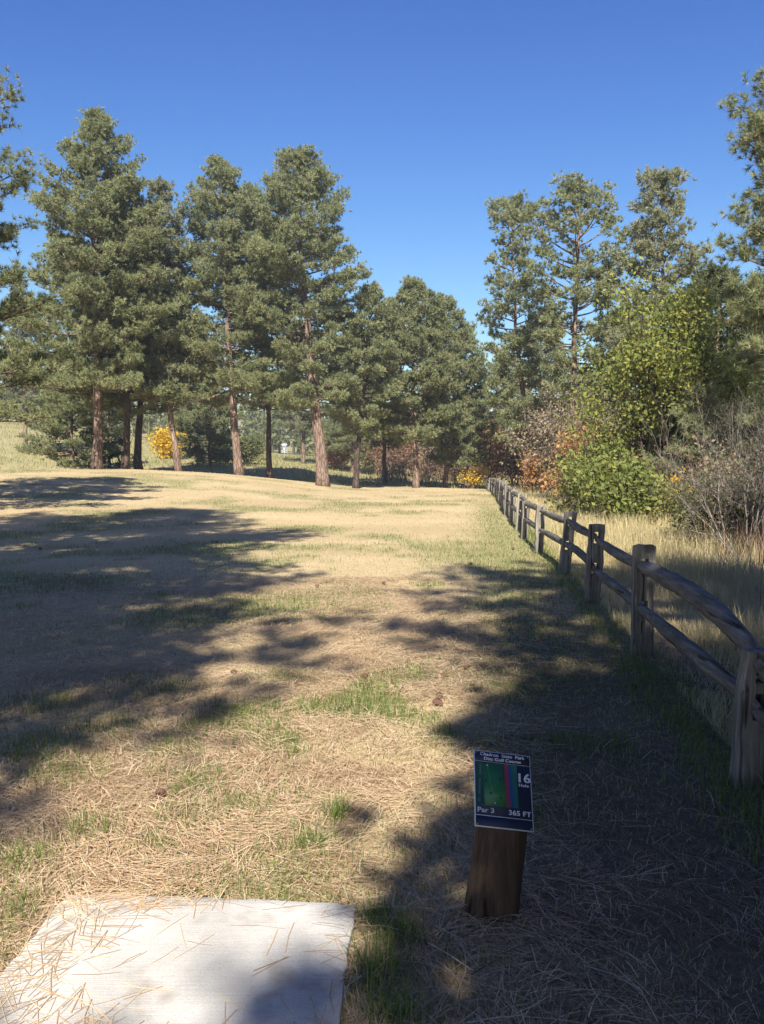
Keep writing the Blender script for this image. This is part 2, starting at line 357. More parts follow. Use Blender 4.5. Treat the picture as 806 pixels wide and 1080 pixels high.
# ------------------------------------------------------------------ pine builder
def pine(name, base, H, prof, seed, label, cb=.2, r0=.2, group=None, dens=1.0, m='pine', bark='bark', lean=(0, 0), tuft=.185,
         gap=.0, needles=15, openness=0., cat='pine tree', up=.25, nw=.042, skew=0.0):
    rng = np.random.default_rng(seed); root = empty(name, base)
    tag(root, label, cat, group)
    # trunk
    nz = 18; t = np.linspace(-.02, 1, nz); wx = np.cumsum(rng.normal(0, .012, nz)) * H * .25; wy = np.cumsum(rng.normal(0, .012, nz)) * H * .25
    wx -= wx[1]; wy -= wy[1]
    cx = lambda q: np.interp(q, t, wx) + lean[0] * np.asarray(q) * H
    cy = lambda q: np.interp(q, t, wy) + lean[1] * np.asarray(q) * H
    tb = Tubes(); rad = r0 * (1 - .93 * np.clip(t, 0, 1) ** .85) * (1 + .35 * np.exp(-np.clip(t, 0, 1) * 40))
    tb.add(np.stack([cx(t), cy(t), t * H], -1), rad, 10, wob=.14, rng=rng)
    pt = np.array([p[0] for p in prof]); pr = np.array([p[1] for p in prof])
    P = []; D = []
    nb = int(H * (1 - cb) * 8.5 * dens ** .5)
    lump = rng.random(12) * 2 * np.pi
    for k in range(nb):
        q = cb + (1 - cb) * ((k + rng.random()) / nb) ** .92
        az = k * 2.399963 + rng.normal(0, .35)
        # ragged outline, whole sectors missing here and there
        mul = (.74 + .50 * rng.random()) * (1 + .22 * math.sin(az * 2 + q * 17 + lump[0]) + .12 * math.sin(az * 3 - q * 31 + lump[1]))
        rr = np.interp(q, pt, pr) * min(max(mul, .45), 1.18)
        rr *= 1 + skew * math.cos(az)
        if rng.random() < gap: continue
        rr = max(rr, .25)
        rel = (q - cb) / (1 - cb)
        el0 = -.13 + .88 * rel ** 1.5 + rng.normal(0, .12); z0 = q * H
        n_ = 7; s_ = np.linspace(0, 1, n_)
        el = el0 + (up + .25) * s_ ** 2
        dr = np.concatenate([[0], np.cumsum(np.cos((el[1:] + el[:-1]) / 2)) * rr / (n_ - 1)])
        dz = np.concatenate([[0], np.cumsum(np.sin((el[1:] + el[:-1]) / 2)) * rr / (n_ - 1)])
        a2 = az + rng.normal(0, .12) * s_
        bp = np.stack([cx(q) + np.cos(a2) * dr, cy(q) + np.sin(a2) * dr, z0 + dz], -1)
        tb.add(bp, np.linspace(.016 + .014 * rr, .007, n_), 4, cap=False)
        # secondary shoots carrying clumps
        ns = max(3, int(rr * 4.4 * dens * (1 - openness * .5)))
        for j in range(ns):
            u = (.20 + .33 * openness) + (.80 - .33 * openness) * ((j + rng.random()) / ns)
            b0 = np.array([np.interp(u, s_, bp[:, i]) for i in range(3)])
            side = (1 if j % 2 else -1) * rng.uniform(.3, 1.35)
            L2 = rr * .36 * (1.15 - u * .75) * rng.uniform(.6, 1.2) + .15
            dd = np.array([math.cos(az + side), math.sin(az + side), rng.uniform(.0, .55)]); dd /= np.linalg.norm(dd)
            e0 = b0 + dd * L2
            if L2 > .3: tb.add([b0, (b0 + e0) / 2 + [0, 0, -.02], e0], [.012, .009, .005], 3, cap=False)
            nt_ = int(9 + rng.random() * 8)
            c = b0 + (e0 - b0) * rng.uniform(.35, 1.05, (nt_, 1)) + rng.normal(0, .15 * (tuft / .2), (nt_, 3)) * [1, 1, .7] + [0, 0, .06]
            P.append(c); D.append(dd + rng.normal(0, .45, (nt_, 3)) + [0, 0, .55])
    # leader
    for j in range(10):
        q = 1 - j * .008; P.append(np.array([[cx(q), cy(q), q * H + .05]]) + rng.normal(0, .1, (3, 3))); D.append(np.tile([[0, 0, 1.]], (3, 1)) + rng.normal(0, .4, (3, 3)))
    P = np.concatenate(P); D = np.concatenate(D); D /= np.linalg.norm(D, axis=1)[:, None]
    n = len(P); k = needles
    PP = np.repeat(P, k, 0); DD = np.repeat(D, k, 0) * .75 + rng.normal(0, .55, (n * k, 3)); DD /= np.linalg.norm(DD, axis=1)[:, None]
    v, f = blades(PP, DD, tuft * rng.uniform(.7, 1.25, n * k), nw * rng.uniform(.7, 1.3, n * k), rng)
    obj('trunk', tb.mesh('trunk'), M[bark], root, True)
    obj('crown', new_mesh('crown', v, f), M[m], root)
    return root
def pine_px(label, px, d, top, prof_px, seed, topx=None, **kw):
    """prof_px: list of (photo row, half width in photo pixels)"""
    x = (px - 403) / FPX * d * 1.0; z = float(terrain(x, d)); s_ = d / FPX
    zt = at(px, top, d)[2]; H = zt - z
    prof = sorted([((at(px, y, d)[2] - z) / H, hw * s_) for y, hw in prof_px])
    ln = ((topx - px) * s_ / H if topx else 0, 0)
    return pine('pine_tree', (x, d, z - .05), H, prof, seed, label, lean=ln, **kw)
def hfrac(px, d, top, y):
    x = (px - 403) / FPX * d; z = float(terrain(x, d)); H = at(px, top, d)[2] - z
    return (at(px, y, d)[2] - z) / H

ROW = 'pines standing in a row at the end of the meadow'
# left group
pine_px('tall broad pine, leftmost of the row, with a reddish sunlit trunk and the widest crown', 103, 48, 124,
        [(124, 4), (150, 20), (200, 42), (260, 60), (320, 76), (370, 82), (420, 88), (470, 60)], 11, topx=110, cb=.245, r0=.27, group=ROW, dens=1.15)
pine_px('pine with a dark slim trunk, second trunk from the left in the row', 133, 50, 190,
        [(190, 5), (240, 30), (300, 52), (360, 64), (410, 60), (450, 40)], 12, topx=136, cb=.24, r0=.22, group=ROW, bark='bark_dark')  # dark bark paints the crown's shade onto this trunk
pine_px('pine with a dark trunk, third trunk from the left in the row', 145, 52, 230,
        [(230, 5), (280, 34), (340, 52), (400, 56), (440, 40)], 13, topx=150, cb=.22, r0=.23, group=ROW, bark='bark_dark')  # crown shade put into the bark colour here too
pine_px('slimmer greyish pine with a bare lower trunk in front of the yellow bush', 188, 50, 196,
        [(196, 5), (230, 22), (280, 30), (340, 30), (400, 34), (435, 22)], 14, topx=172, cb=.23, r0=.19, group=ROW, m='pine_grey', dens=.8, gap=.15)
pine_px('tall pine with a thick trunk just right of the slim greyish pine', 252, 51, 174,
        [(174, 4), (205, 24), (260, 42), (320, 56), (380, 58), (430, 62), (465, 34)], 15, topx=229, cb=.245, r0=.26, group=ROW, dens=1.15, gap=.05)
pine_px('pine with a thin dark trunk between the two thickest trunks of the row', 285, 54, 200,
        [(200, 4), (240, 24), (300, 38), (360, 44), (420, 46), (450, 30)], 16, topx=266, cb=.24, r0=.18, group=ROW, bark='bark_dark', gap=.1)
pine_px('tallest pine of the middle, with a thick leaning reddish trunk', 341, 49, 166,
        [(166, 6), (190, 26), (225, 42), (265, 54), (290, 62), (330, 46), (380, 44), (430, 38)], 17, topx=322, cb=.235, r0=.35, group=ROW, dens=1.15, gap=.08)
pine_px('small pine with a nearly black trunk right of the thick leaning trunk', 375, 50, 305,
        [(305, 5), (340, 24), (380, 38), (420, 38), (455, 22)], 18, topx=385, cb=.26, r0=.19, group=ROW, bark='bark_dark')
pine_px('bushy medium pine with a straight pinkish trunk near the fence end', 439, 53, 300,
        [(300, 4), (325, 22), (370, 38), (410, 48), (450, 48), (475, 30)], 19, topx=434, cb=.21, r0=.2, group=ROW, dens=1.4)
pine_px('medium pine behind the pinkish trunk, its crown dropping low over the brush', 470, 57, 316,
        [(316, 4), (345, 18), (385, 32), (430, 36), (470, 30), (500, 20)], 20, cb=.12, r0=.17, group=ROW)
pine_px('rightmost pine of the row, foliage down to the orange brush', 492, 58, 345,
        [(345, 4), (375, 14), (410, 24), (450, 28), (490, 22)], 21, cb=.14, r0=.16, group=ROW)
pine_px('pale thin trunked pine set back between the black trunk and the pinkish trunk', 406, 60, 330,
        [(330, 4), (360, 20), (400, 30), (440, 32), (470, 20)], 22, cb=.22, r0=.16, group=ROW, m='pine_grey')
pine_px('low bushy dark pine behind the leftmost trunks, branches reaching the ground', 78, 58, 380,
        [(380, 8), (410, 26), (440, 38), (470, 42), (485, 36)], 23, cb=.04, r0=.14, m='pine', group='low dark conifers behind the row')
pine_px('low dark conifer filling the gap between the dark trunks and the yellow bush', 116, 66, 400,
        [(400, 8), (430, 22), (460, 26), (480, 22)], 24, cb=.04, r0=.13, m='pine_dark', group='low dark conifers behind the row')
pine_px('low dark conifer behind the thick trunk right of the yellow bush', 222, 68, 395,
        [(395, 6), (430, 28), (460, 36), (480, 28)], 25, cb=.05, r0=.13, m='pine', group='low dark conifers behind the row')
pine_px('grey green pine filling the back between the slim pine and the thick trunk', 205, 84, 330,
        [(330, 6), (370, 24), (410, 34), (450, 34), (475, 26)], 26, cb=.08, r0=.2, m='pine_grey', group='far pines behind the row')
pine_px('far pine seen between the two thickest trunks', 320, 86, 345,
        [(345, 6), (370, 22), (400, 36), (430, 36), (460, 14)], 27, cb=.22, r0=.2, m='pine_grey', group='far pines behind the row')
pine_px('far pine behind the black trunk', 372, 80, 350,
        [(350, 6), (380, 22), (410, 32), (440, 36), (480, 26)], 28, cb=.10, r0=.2, m='pine', group='far pines behind the row')
pine_px('far pine left behind the widest crown', 28, 80, 300,
        [(300, 5), (340, 20), (380, 34), (420, 34), (440, 16)], 29, cb=.22, r0=.2, m='pine_grey', group='far pines behind the row')
pine_px('far pine between the bushy medium pine and the tall slender pine', 528, 85, 372,
        [(372, 6), (400, 20), (430, 28), (470, 30), (500, 24)], 30, cb=.06, r0=.2, m='pine', group='far pines behind the row')
# right group
RG = 'pines beyond the fence'
pine_px('slender ragged pine with a one sided reddish foot, leftmost beyond the fence', 558, 46, 213,
        [(213, 10), (235, 26), (270, 20), (310, 26), (340, 36), (380, 30), (430, 34), (470, 20)], 41, topx=538, cb=.13, r0=.19, dens=.95, gap=.16, group=RG, openness=.2)
pine_px('round topped open pine showing forked limbs against the sky', 604, 40, 202,
        [(202, 14), (225, 38), (260, 50), (300, 52), (340, 48), (375, 36), (420, 22)], 42, topx=608, cb=.30, r0=.22, dens=.95, gap=.12, group=RG, openness=.7, up=.5)
pine_px('tall loose pine behind the bright green leafy tree', 700, 38, 190,
        [(190, 10), (210, 26), (240, 32), (280, 40), (310, 52), (350, 58), (420, 60), (480, 40)], 43, topx=695, cb=.12, r0=.22, dens=.95, gap=.1, group=RG, openness=.2, m='pine_grey')
pine_px('shaded pine low behind the leafy tree, right of it', 752, 30, 292,
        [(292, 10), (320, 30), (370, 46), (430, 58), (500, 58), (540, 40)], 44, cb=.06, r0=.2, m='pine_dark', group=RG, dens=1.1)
pine_px('big near pine cut by the right edge of the view', 838, 21, 40,
        [(40, 10), (95, 34), (140, 62), (190, 66), (240, 70), (300, 74), (350, 60), (420, 50)], 45, cb=.24, r0=.26, group=RG, dens=1.3, tuft=.16, nw=.017, needles=26)
pine_px('grey green pine filling in between the slender pine and the open pine', 575, 56, 330,
        [(330, 6), (370, 24), (420, 36), (480, 32)], 46, cb=.08, r0=.2, group=RG, m='pine_grey')
pine_px('dense pine behind the foot of the leafy tree', 655, 48, 335,
        [(335, 8), (370, 34), (420, 44), (480, 40), (510, 24)], 47, cb=.06, r0=.2, group=RG, m='pine')
pine_px('small drooping grey green pine right below the shaded pine', 735, 24, 415,
        [(415, 8), (440, 26), (480, 40), (520, 44), (550, 24)], 48, cb=.06, r0=.12, m='pine', group=RG, tuft=.15, nw=.018, needles=22)
pine_px('pine at the far right behind the bare bush', 800, 32, 330,
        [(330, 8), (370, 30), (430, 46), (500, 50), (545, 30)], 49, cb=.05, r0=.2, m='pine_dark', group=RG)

# near pines at the sides and behind the camera: they cast the shadows on the meadow
NG = 'near pines around the tee'
def near(x, y, H, prof, seed, label, **kw):
    return pine('pine_tree', (x, y, float(terrain(x, y)) - .05), H, prof, seed, label, group=NG, **kw)
nk = dict(tuft=.19, nw=.034, needles=14)
near(-12.45, 24, 13.0, [(.15, 3.0), (.4, 3.6), (.7, 2.9), (.9, 1.6), (1, .4)], 61, 'near pine left of the view, one branch end reaching in at the upper left edge', cb=.22, r0=.25, dens=1.1, tuft=.16, nw=.018, needles=26)
near(-6.6, 2.0, 20.0, [(.3, 3.6), (.5, 4.3), (.7, 3.7), (.9, 1.8), (1, .6)], 62, 'tall pine left of the tee, out of view, shading the left half of the meadow', cb=.33, r0=.3, gap=.15, dens=1.2, **nk)
near(-5.2, -5.0, 17.5, [(.45, 2.2), (.6, 3.2), (.8, 2.4), (1, .4)], 63, 'pine behind and left of the tee, out of view', cb=.45, r0=.27, gap=.15, **nk)
near(3.1, -5.0, 14.0, [(.3, 2.4), (.5, 3.0), (.85, 3.0), (1, .8)], 64, 'broad pine behind the sign side of the tee, out of view', cb=.28, r0=.27, gap=.28, dens=1.35, **nk)
near(6.6, -4.8, 13.0, [(.15, 3.2), (.5, 3.6), (.8, 2.6), (1, .5)], 65, 'broad pine right of the tee beyond the fence, out of view', cb=.16, r0=.27, dens=1.8, **nk)
near(2.5, -2.0, 7.2, [(.2, 1.6), (.5, 1.9), (.8, 1.3), (1, .4)], 66, 'small dense pine beside the tee, out of view', cb=.2, r0=.14, dens=2.2, **nk)
near(1.75, -4.3, 8.4, [(.5, 1.5), (.7, 1.7), (.88, 1.2), (1, .3)], 71, 'bushy pine close behind the tee, out of view', cb=.5, r0=.14, dens=2.6, **nk)
near(-2.3, -7.6, 13.6, [(.72, .9), (.85, 1.3), (1, .4)], 72, 'open pine behind and left of the tee with sparse high branches', cb=.70, r0=.16, gap=.35, openness=.8, dens=.7, **nk)
near(-4.7, -3.0, 12.0, [(.4, 1.7), (.55, 2.3), (.8, 1.8), (1, .4)], 67, 'pine just left of the tee, out of view, shading the straw beyond the pad', cb=.42, r0=.22, gap=.1, **nk)
near(-1.12, -11.8, 11.6, [(.85, .15), (.94, .3), (1, .15)], 68, 'slender pine straight behind the tee with a small high crown', cb=.92, r0=.12, dens=.3, **nk)
near(9.0, 2.5, 15.0, [(.1, 3.2), (.5, 4.0), (.8, 2.6), (1, .5)], 69, 'added unseen dense pine right of the view, holding off sky light', cb=.1, r0=.27, dens=1.2, **nk)  # added out of view to cut sky light on the shaded foreground
near(5.0, -9.5, 16.0, [(.2, 3.6), (.5, 4.4), (.8, 3.0), (1, .5)], 70, 'added unseen tall pine behind the tee, holding off sky light', cb=.2, r0=.27, dens=1.2, **nk)  # also added, dims the sky light reaching the near right ground

# ------------------------------------------------------------------ broadleaf trees and shrubs
def leaves_mesh(C, n_per, spread, size, rng, squash=.8):
    n = len(C) * n_per
    P = np.repeat(C, n_per, 0) + rng.normal(0, spread, (n, 3)) * [1, 1, squash]
    a = rng.normal(size=(n, 3)); a /= np.linalg.norm(a, axis=1)[:, None]
    b = np.cross(a, rng.normal(size=(n, 3))); b /= np.linalg.norm(b, axis=1)[:, None]
    s_ = size * (.45 + 1.15 * rng.random(n) ** 1.6)[:, None]
    v = np.stack([P - a * s_, P + b * s_ * .55, P + a * s_, P - b * s_ * .55], 1).reshape(-1, 3)
    return v, np.arange(4 * n).reshape(-1, 4)
def grow(tb, p, d, L, r, depth, rng, tips, spread=.55, upw=.15, sides=6, nchild=3, shrink=.68):
    n = 5; pts = [np.array(p, float)]; d = np.array(d, float)
    for k in range(n):
        d = d + rng.normal(0, .12, 3) + [0, 0, upw * .25]; d /= np.linalg.norm(d); pts.append(pts[-1] + d * L / n)
    tb.add(pts, np.linspace(r, r * .6, n + 1), sides, cap=False)
    if depth <= 1: tips += [pts[-1], pts[-2], pts[-3]]
    if depth == 0: return
    for c in range(nchild + (rng.random() < .4)):
        k = rng.integers(2, n + 1); dd = d + rng.normal(0, spread, 3); dd[2] += upw; dd /= np.linalg.norm(dd)
        grow(tb, pts[k], dd, L * shrink * rng.uniform(.75, 1.15), r * .55, depth - 1, rng, tips, spread, upw, max(3, sides - 1), nchild, shrink)
def leafy(name, base, H, seed, label, cat, m, bark='bark_grey', stems=1, r0=.09, lean=(0, 0), per=14, spread=.22, size=.06, depth=4, bspread=.6, group=None, upw=.2, nchild=3, squash=.8, wide=.25, drop=.4):
    rng = np.random.default_rng(seed); root = empty(name, base); tag(root, label, cat, group)
    tb = Tubes(); tips = []
    for s_ in range(stems):
        a = rng.random() * 6.28; w_ = wide if stems > 1 else 0
        d = np.array([lean[0] + math.cos(a) * w_ * rng.uniform(.4, 1.3), lean[1] + math.sin(a) * w_ * rng.uniform(.4, 1.3), 1.0]); d /= np.linalg.norm(d)
        tot = sum(.68 ** k for k in range(depth + 1))
        grow(tb, np.array([math.cos(a), math.sin(a), -.3]) * [.15 * w_, .15 * w_, .3], d, H / tot * rng.uniform(.8, 1.12) * 1.15, r0 / max(1, stems ** .4), depth, rng, tips, bspread, upw, 7 if depth > 3 else 5, nchild)
    obj('trunk' if stems == 1 else 'stems', tb.mesh('trunk'), M[bark], root, True)
    if per:
        T = np.array(tips); cl_ = (np.sin(T[:, 0] * 3.1 + seed) + np.sin(T[:, 1] * 2.7) + np.sin(T[:, 2] * 4.3 + seed * .7)) / 3
        T = T[(rng.random(len(T)) > drop) & (cl_ > -.42)]; v, f = leaves_mesh(T, per, spread, size, rng, squash)
        v[:, 2] = np.maximum(v[:, 2], .02)
        obj('crown' if stems == 1 else 'foliage', new_mesh('foliage', v, f), M[m], root)
    return root
def leafy_px(name, px, d, top, seed, label, cat, m, **kw):
    x = (px - 403) / FPX * d; z = float(terrain(x, d)); return leafy(name, (x, d, z), at(px, top, d)[2] - z, seed, label, cat, m, **kw)

leafy_px('leafy_tree', 700, 25, 283, 101, 'tall loose yellow green leafy tree with dark leaning stems, leaves hanging to the ground', 'leafy tree', 'leaf_green', bark='bark_dark', stems=3, r0=.13, lean=(-.05, 0), wide=.22, per=10, spread=.30, size=.055, depth=5, bspread=.6, upw=.35, drop=.45)
BG = 'autumn bushes along the brush line'
leafy_px('bush', 636, 26, 425, 102, 'low bright green bush left of the leafy tree, behind the tall dry grass', 'bush', 'leaf_bush', stems=6, per=8, spread=.20, size=.06, depth=4, group=BG, wide=.5, drop=.62, bspread=.7)
leafy_px('bush', 668, 23, 470, 103, 'lowest bright green bush, spreading at the foot of the leafy tree', 'bush', 'leaf_bush', stems=6, per=7, spread=.22, size=.06, depth=4, group=BG, wide=.8, drop=.6, bspread=.75)
leafy_px('bush', 612, 33, 432, 104, 'slender pinkish orange bush above the bright green bush', 'bush', 'leaf_orange', stems=4, per=9, spread=.25, size=.06, depth=3, group=BG, wide=.25)
leafy_px('bush', 578, 44, 468, 105, 'small orange bush right of the reddish pine foot', 'bush', 'leaf_orange', stems=4, per=9, spread=.25, size=.07, depth=3, group=BG, wide=.3)
leafy_px('bush', 516, 62, 440, 106, 'rusty orange bush behind the far end of the fence', 'bush', 'leaf_orange', stems=5, per=12, spread=.4, size=.1, depth=3, group=BG, wide=.3)
leafy_px('bush', 502, 56, 492, 107, 'low yellowish bush at the very end of the fence', 'bush', 'leaf_yellow', stems=6, per=12, spread=.22, size=.06, depth=2, group=BG, wide=.6)
leafy_px('bush', 180, 80, 455, 108, 'glowing yellow bush behind the slim pine trunk', 'bush', 'leaf_yellow', stems=6, per=14, spread=.4, size=.11, depth=3, group=BG, wide=.5, drop=.2)
leafy_px('bush', 600, 36, 415, 109, 'grey brown nearly leafless bush between the open pine and the green bush', 'bush', 'leaf_greybrown', stems=8, per=5, spread=.3, size=.05, depth=4, group=BG, wide=.3)
leafy_px('bush', 655, 34, 400, 110, 'thin brown bush behind the low green bushes', 'bush', 'leaf_greybrown', stems=8, per=5, spread=.3, size=.05, depth=4, group=BG, wide=.35)
leafy_px('bush', 545, 55, 445, 111, 'rust coloured bush just left of the slender pine', 'bush', 'leaf_rust', stems=8, per=8, spread=.4, size=.08, depth=3, group=BG, wide=.4)
leafy_px('bush', 640, 42, 372, 112, 'olive leafy bush tree between the open pine and the bright green tree', 'bush', 'leaf_olive', stems=5, per=10, spread=.35, size=.08, depth=4, group=BG, wide=.25)
leafy_px('bush', 715, 23, 500, 113, 'small yellow speckled bush under the shaded pine', 'bush', 'leaf_yellow', stems=4, per=2, spread=.2, size=.05, depth=3, group=BG, wide=.4)
leafy_px('bare_bush', 792, 14.5, 350, 114, 'bare grey bush of long tangled twigs at the right edge', 'bush', 'leaf_greybrown', stems=8, per=0, r0=.035, depth=4, group='bare bushes at the right edge', wide=.6, nchild=3, bspread=.5)
leafy_px('bare_bush', 775, 16.5, 440, 115, 'lower reddish grey bare bush in front of the shaded pines', 'bush', 'leaf_greybrown', stems=7, per=1, spread=.15, size=.03, r0=.03, depth=4, group='bare bushes at the right edge', wide=.7, nchild=3)
leafy_px('bush', 770, 18, 480, 116, 'olive and rust bush low beside the bare bushes', 'bush', 'leaf_olive', stems=8, per=9, spread=.2, size=.04, depth=3, group=BG, wide=.6)
# centre brush
for k, (px, d, top, m_, lb) in enumerate([
    (352, 84, 458, 'leaf_orange', 'orange brown bush behind the thick leaning trunk'),
    (355, 81, 462, 'leaf_rust', 'brown bush between the leaning trunk and the black trunk'),
    (395, 79, 458, 'leaf_olive', 'olive bush right of the black trunk'),
    (420, 77, 452, 'leaf_rust', 'brown bush just left of the pinkish trunk'),
    (455, 77, 462, 'leaf_greybrown', 'grey bush just right of the pinkish trunk'),
    (480, 75, 470, 'leaf_rust', 'rusty bush under the low medium pine'),
    (505, 81, 430, 'leaf_rust', 'tall brownish bush under the rightmost pine of the row'),
    (262, 76, 458, 'leaf_olive', 'olive bush left behind the thin dark trunk'),
    (240, 74, 462, 'leaf_olive', 'olive bush behind the thick trunk near the yellow bush'),
    (592, 50, 440, 'leaf_greybrown', 'grey bush far behind the small orange bush'),
    (560, 58, 430, 'leaf_olive', 'olive bush behind the slender pine trunk')]):
    leafy_px('bush', px, d, top, 130 + k, lb, 'bush', m_, stems=9, per=9, spread=.42, size=.085, depth=3, group='brush behind the row of pines', wide=.5)

# far wood on the hill: one mass of small tree shapes
def far_wood():
    rng = np.random.default_rng(77); V = []; Fc = []; n0 = 0
    tb = Tubes()
    for k in range(420):
        y = rng.uniform(128, 210); x = rng.uniform(-150, 140)
        if y < 150 and x > -20: y += 30
        z = float(terrain(x, y)); h = rng.uniform(4.5, 9.5) * (1 if x < -20 else 1.25); r_ = h * rng.uniform(.24, .36)
        nn = 26
        th = rng.random(nn) * 6.28; q = rng.random(nn) ** .8; rr = r_ * (1.05 - q) ** .6 * rng.random(nn) ** .5
        C = np.stack([x + np.cos(th) * rr, y + np.sin(th) * rr, z + h * (.12 + .88 * q)], -1)
        v, f = leaves_mesh(C, 13, .55, .36, rng, .7); V.append(v); Fc.append(f + n0); n0 += len(v)
        tb.add([[x, y, z - .2], [x, y, z + h * .8]], [.2, .05], 4, cap=False)
    V.append(np.concatenate(tb.v)); Fc += [q + n0 for q in tb.f]
    o = obj('far_wood', new_mesh('far_wood', np.concatenate(V), Fc), M['leaf_olive'])
    tag(o, 'hazy grey green wood covering the hill far behind the meadow', 'woodland', kind='stuff')
far_wood()
# dense undergrowth between the right-hand trees
def undergrowth():
    rng = np.random.default_rng(78); C = []
    tb = Tubes()
    for k in range(520):
        y = rng.uniform(17, 74); fx = float(fence_x(y)); x = fx + rng.uniform(3.2, 20) + max(0, (26 - y) * .12)
        if rng.random() < .25: y = rng.uniform(62, 84); x = rng.uniform(-1, 16)
        z = float(terrain(x, y)); h = rng.uniform(.7, 2.6)
        for j in range(5):
            a = rng.random() * 6.28; e = np.array([x + math.cos(a) * h * .4, y + math.sin(a) * h * .4, z + h * rng.uniform(.6, 1)])
            tb.add([[x, y, z - .05], [(x + e[0]) / 2, (y + e[1]) / 2, z + h * .55], e], [.018, .012, .006], 3, cap=False)
            C += [e, e * .7 + np.array([x, y, z]) * .3]
    v, f = leaves_mesh(np.array(C), 15, .25, .055, rng, .9)
    n0 = len(v); V = np.concatenate([v] + tb.v)
    o = obj('undergrowth', new_mesh('undergrowth', V, [f] + [q + n0 for q in tb.f]), M['weed'])
    tag(o, 'tangled brown undergrowth filling the space between the trees', 'undergrowth', kind='stuff')
undergrowth()

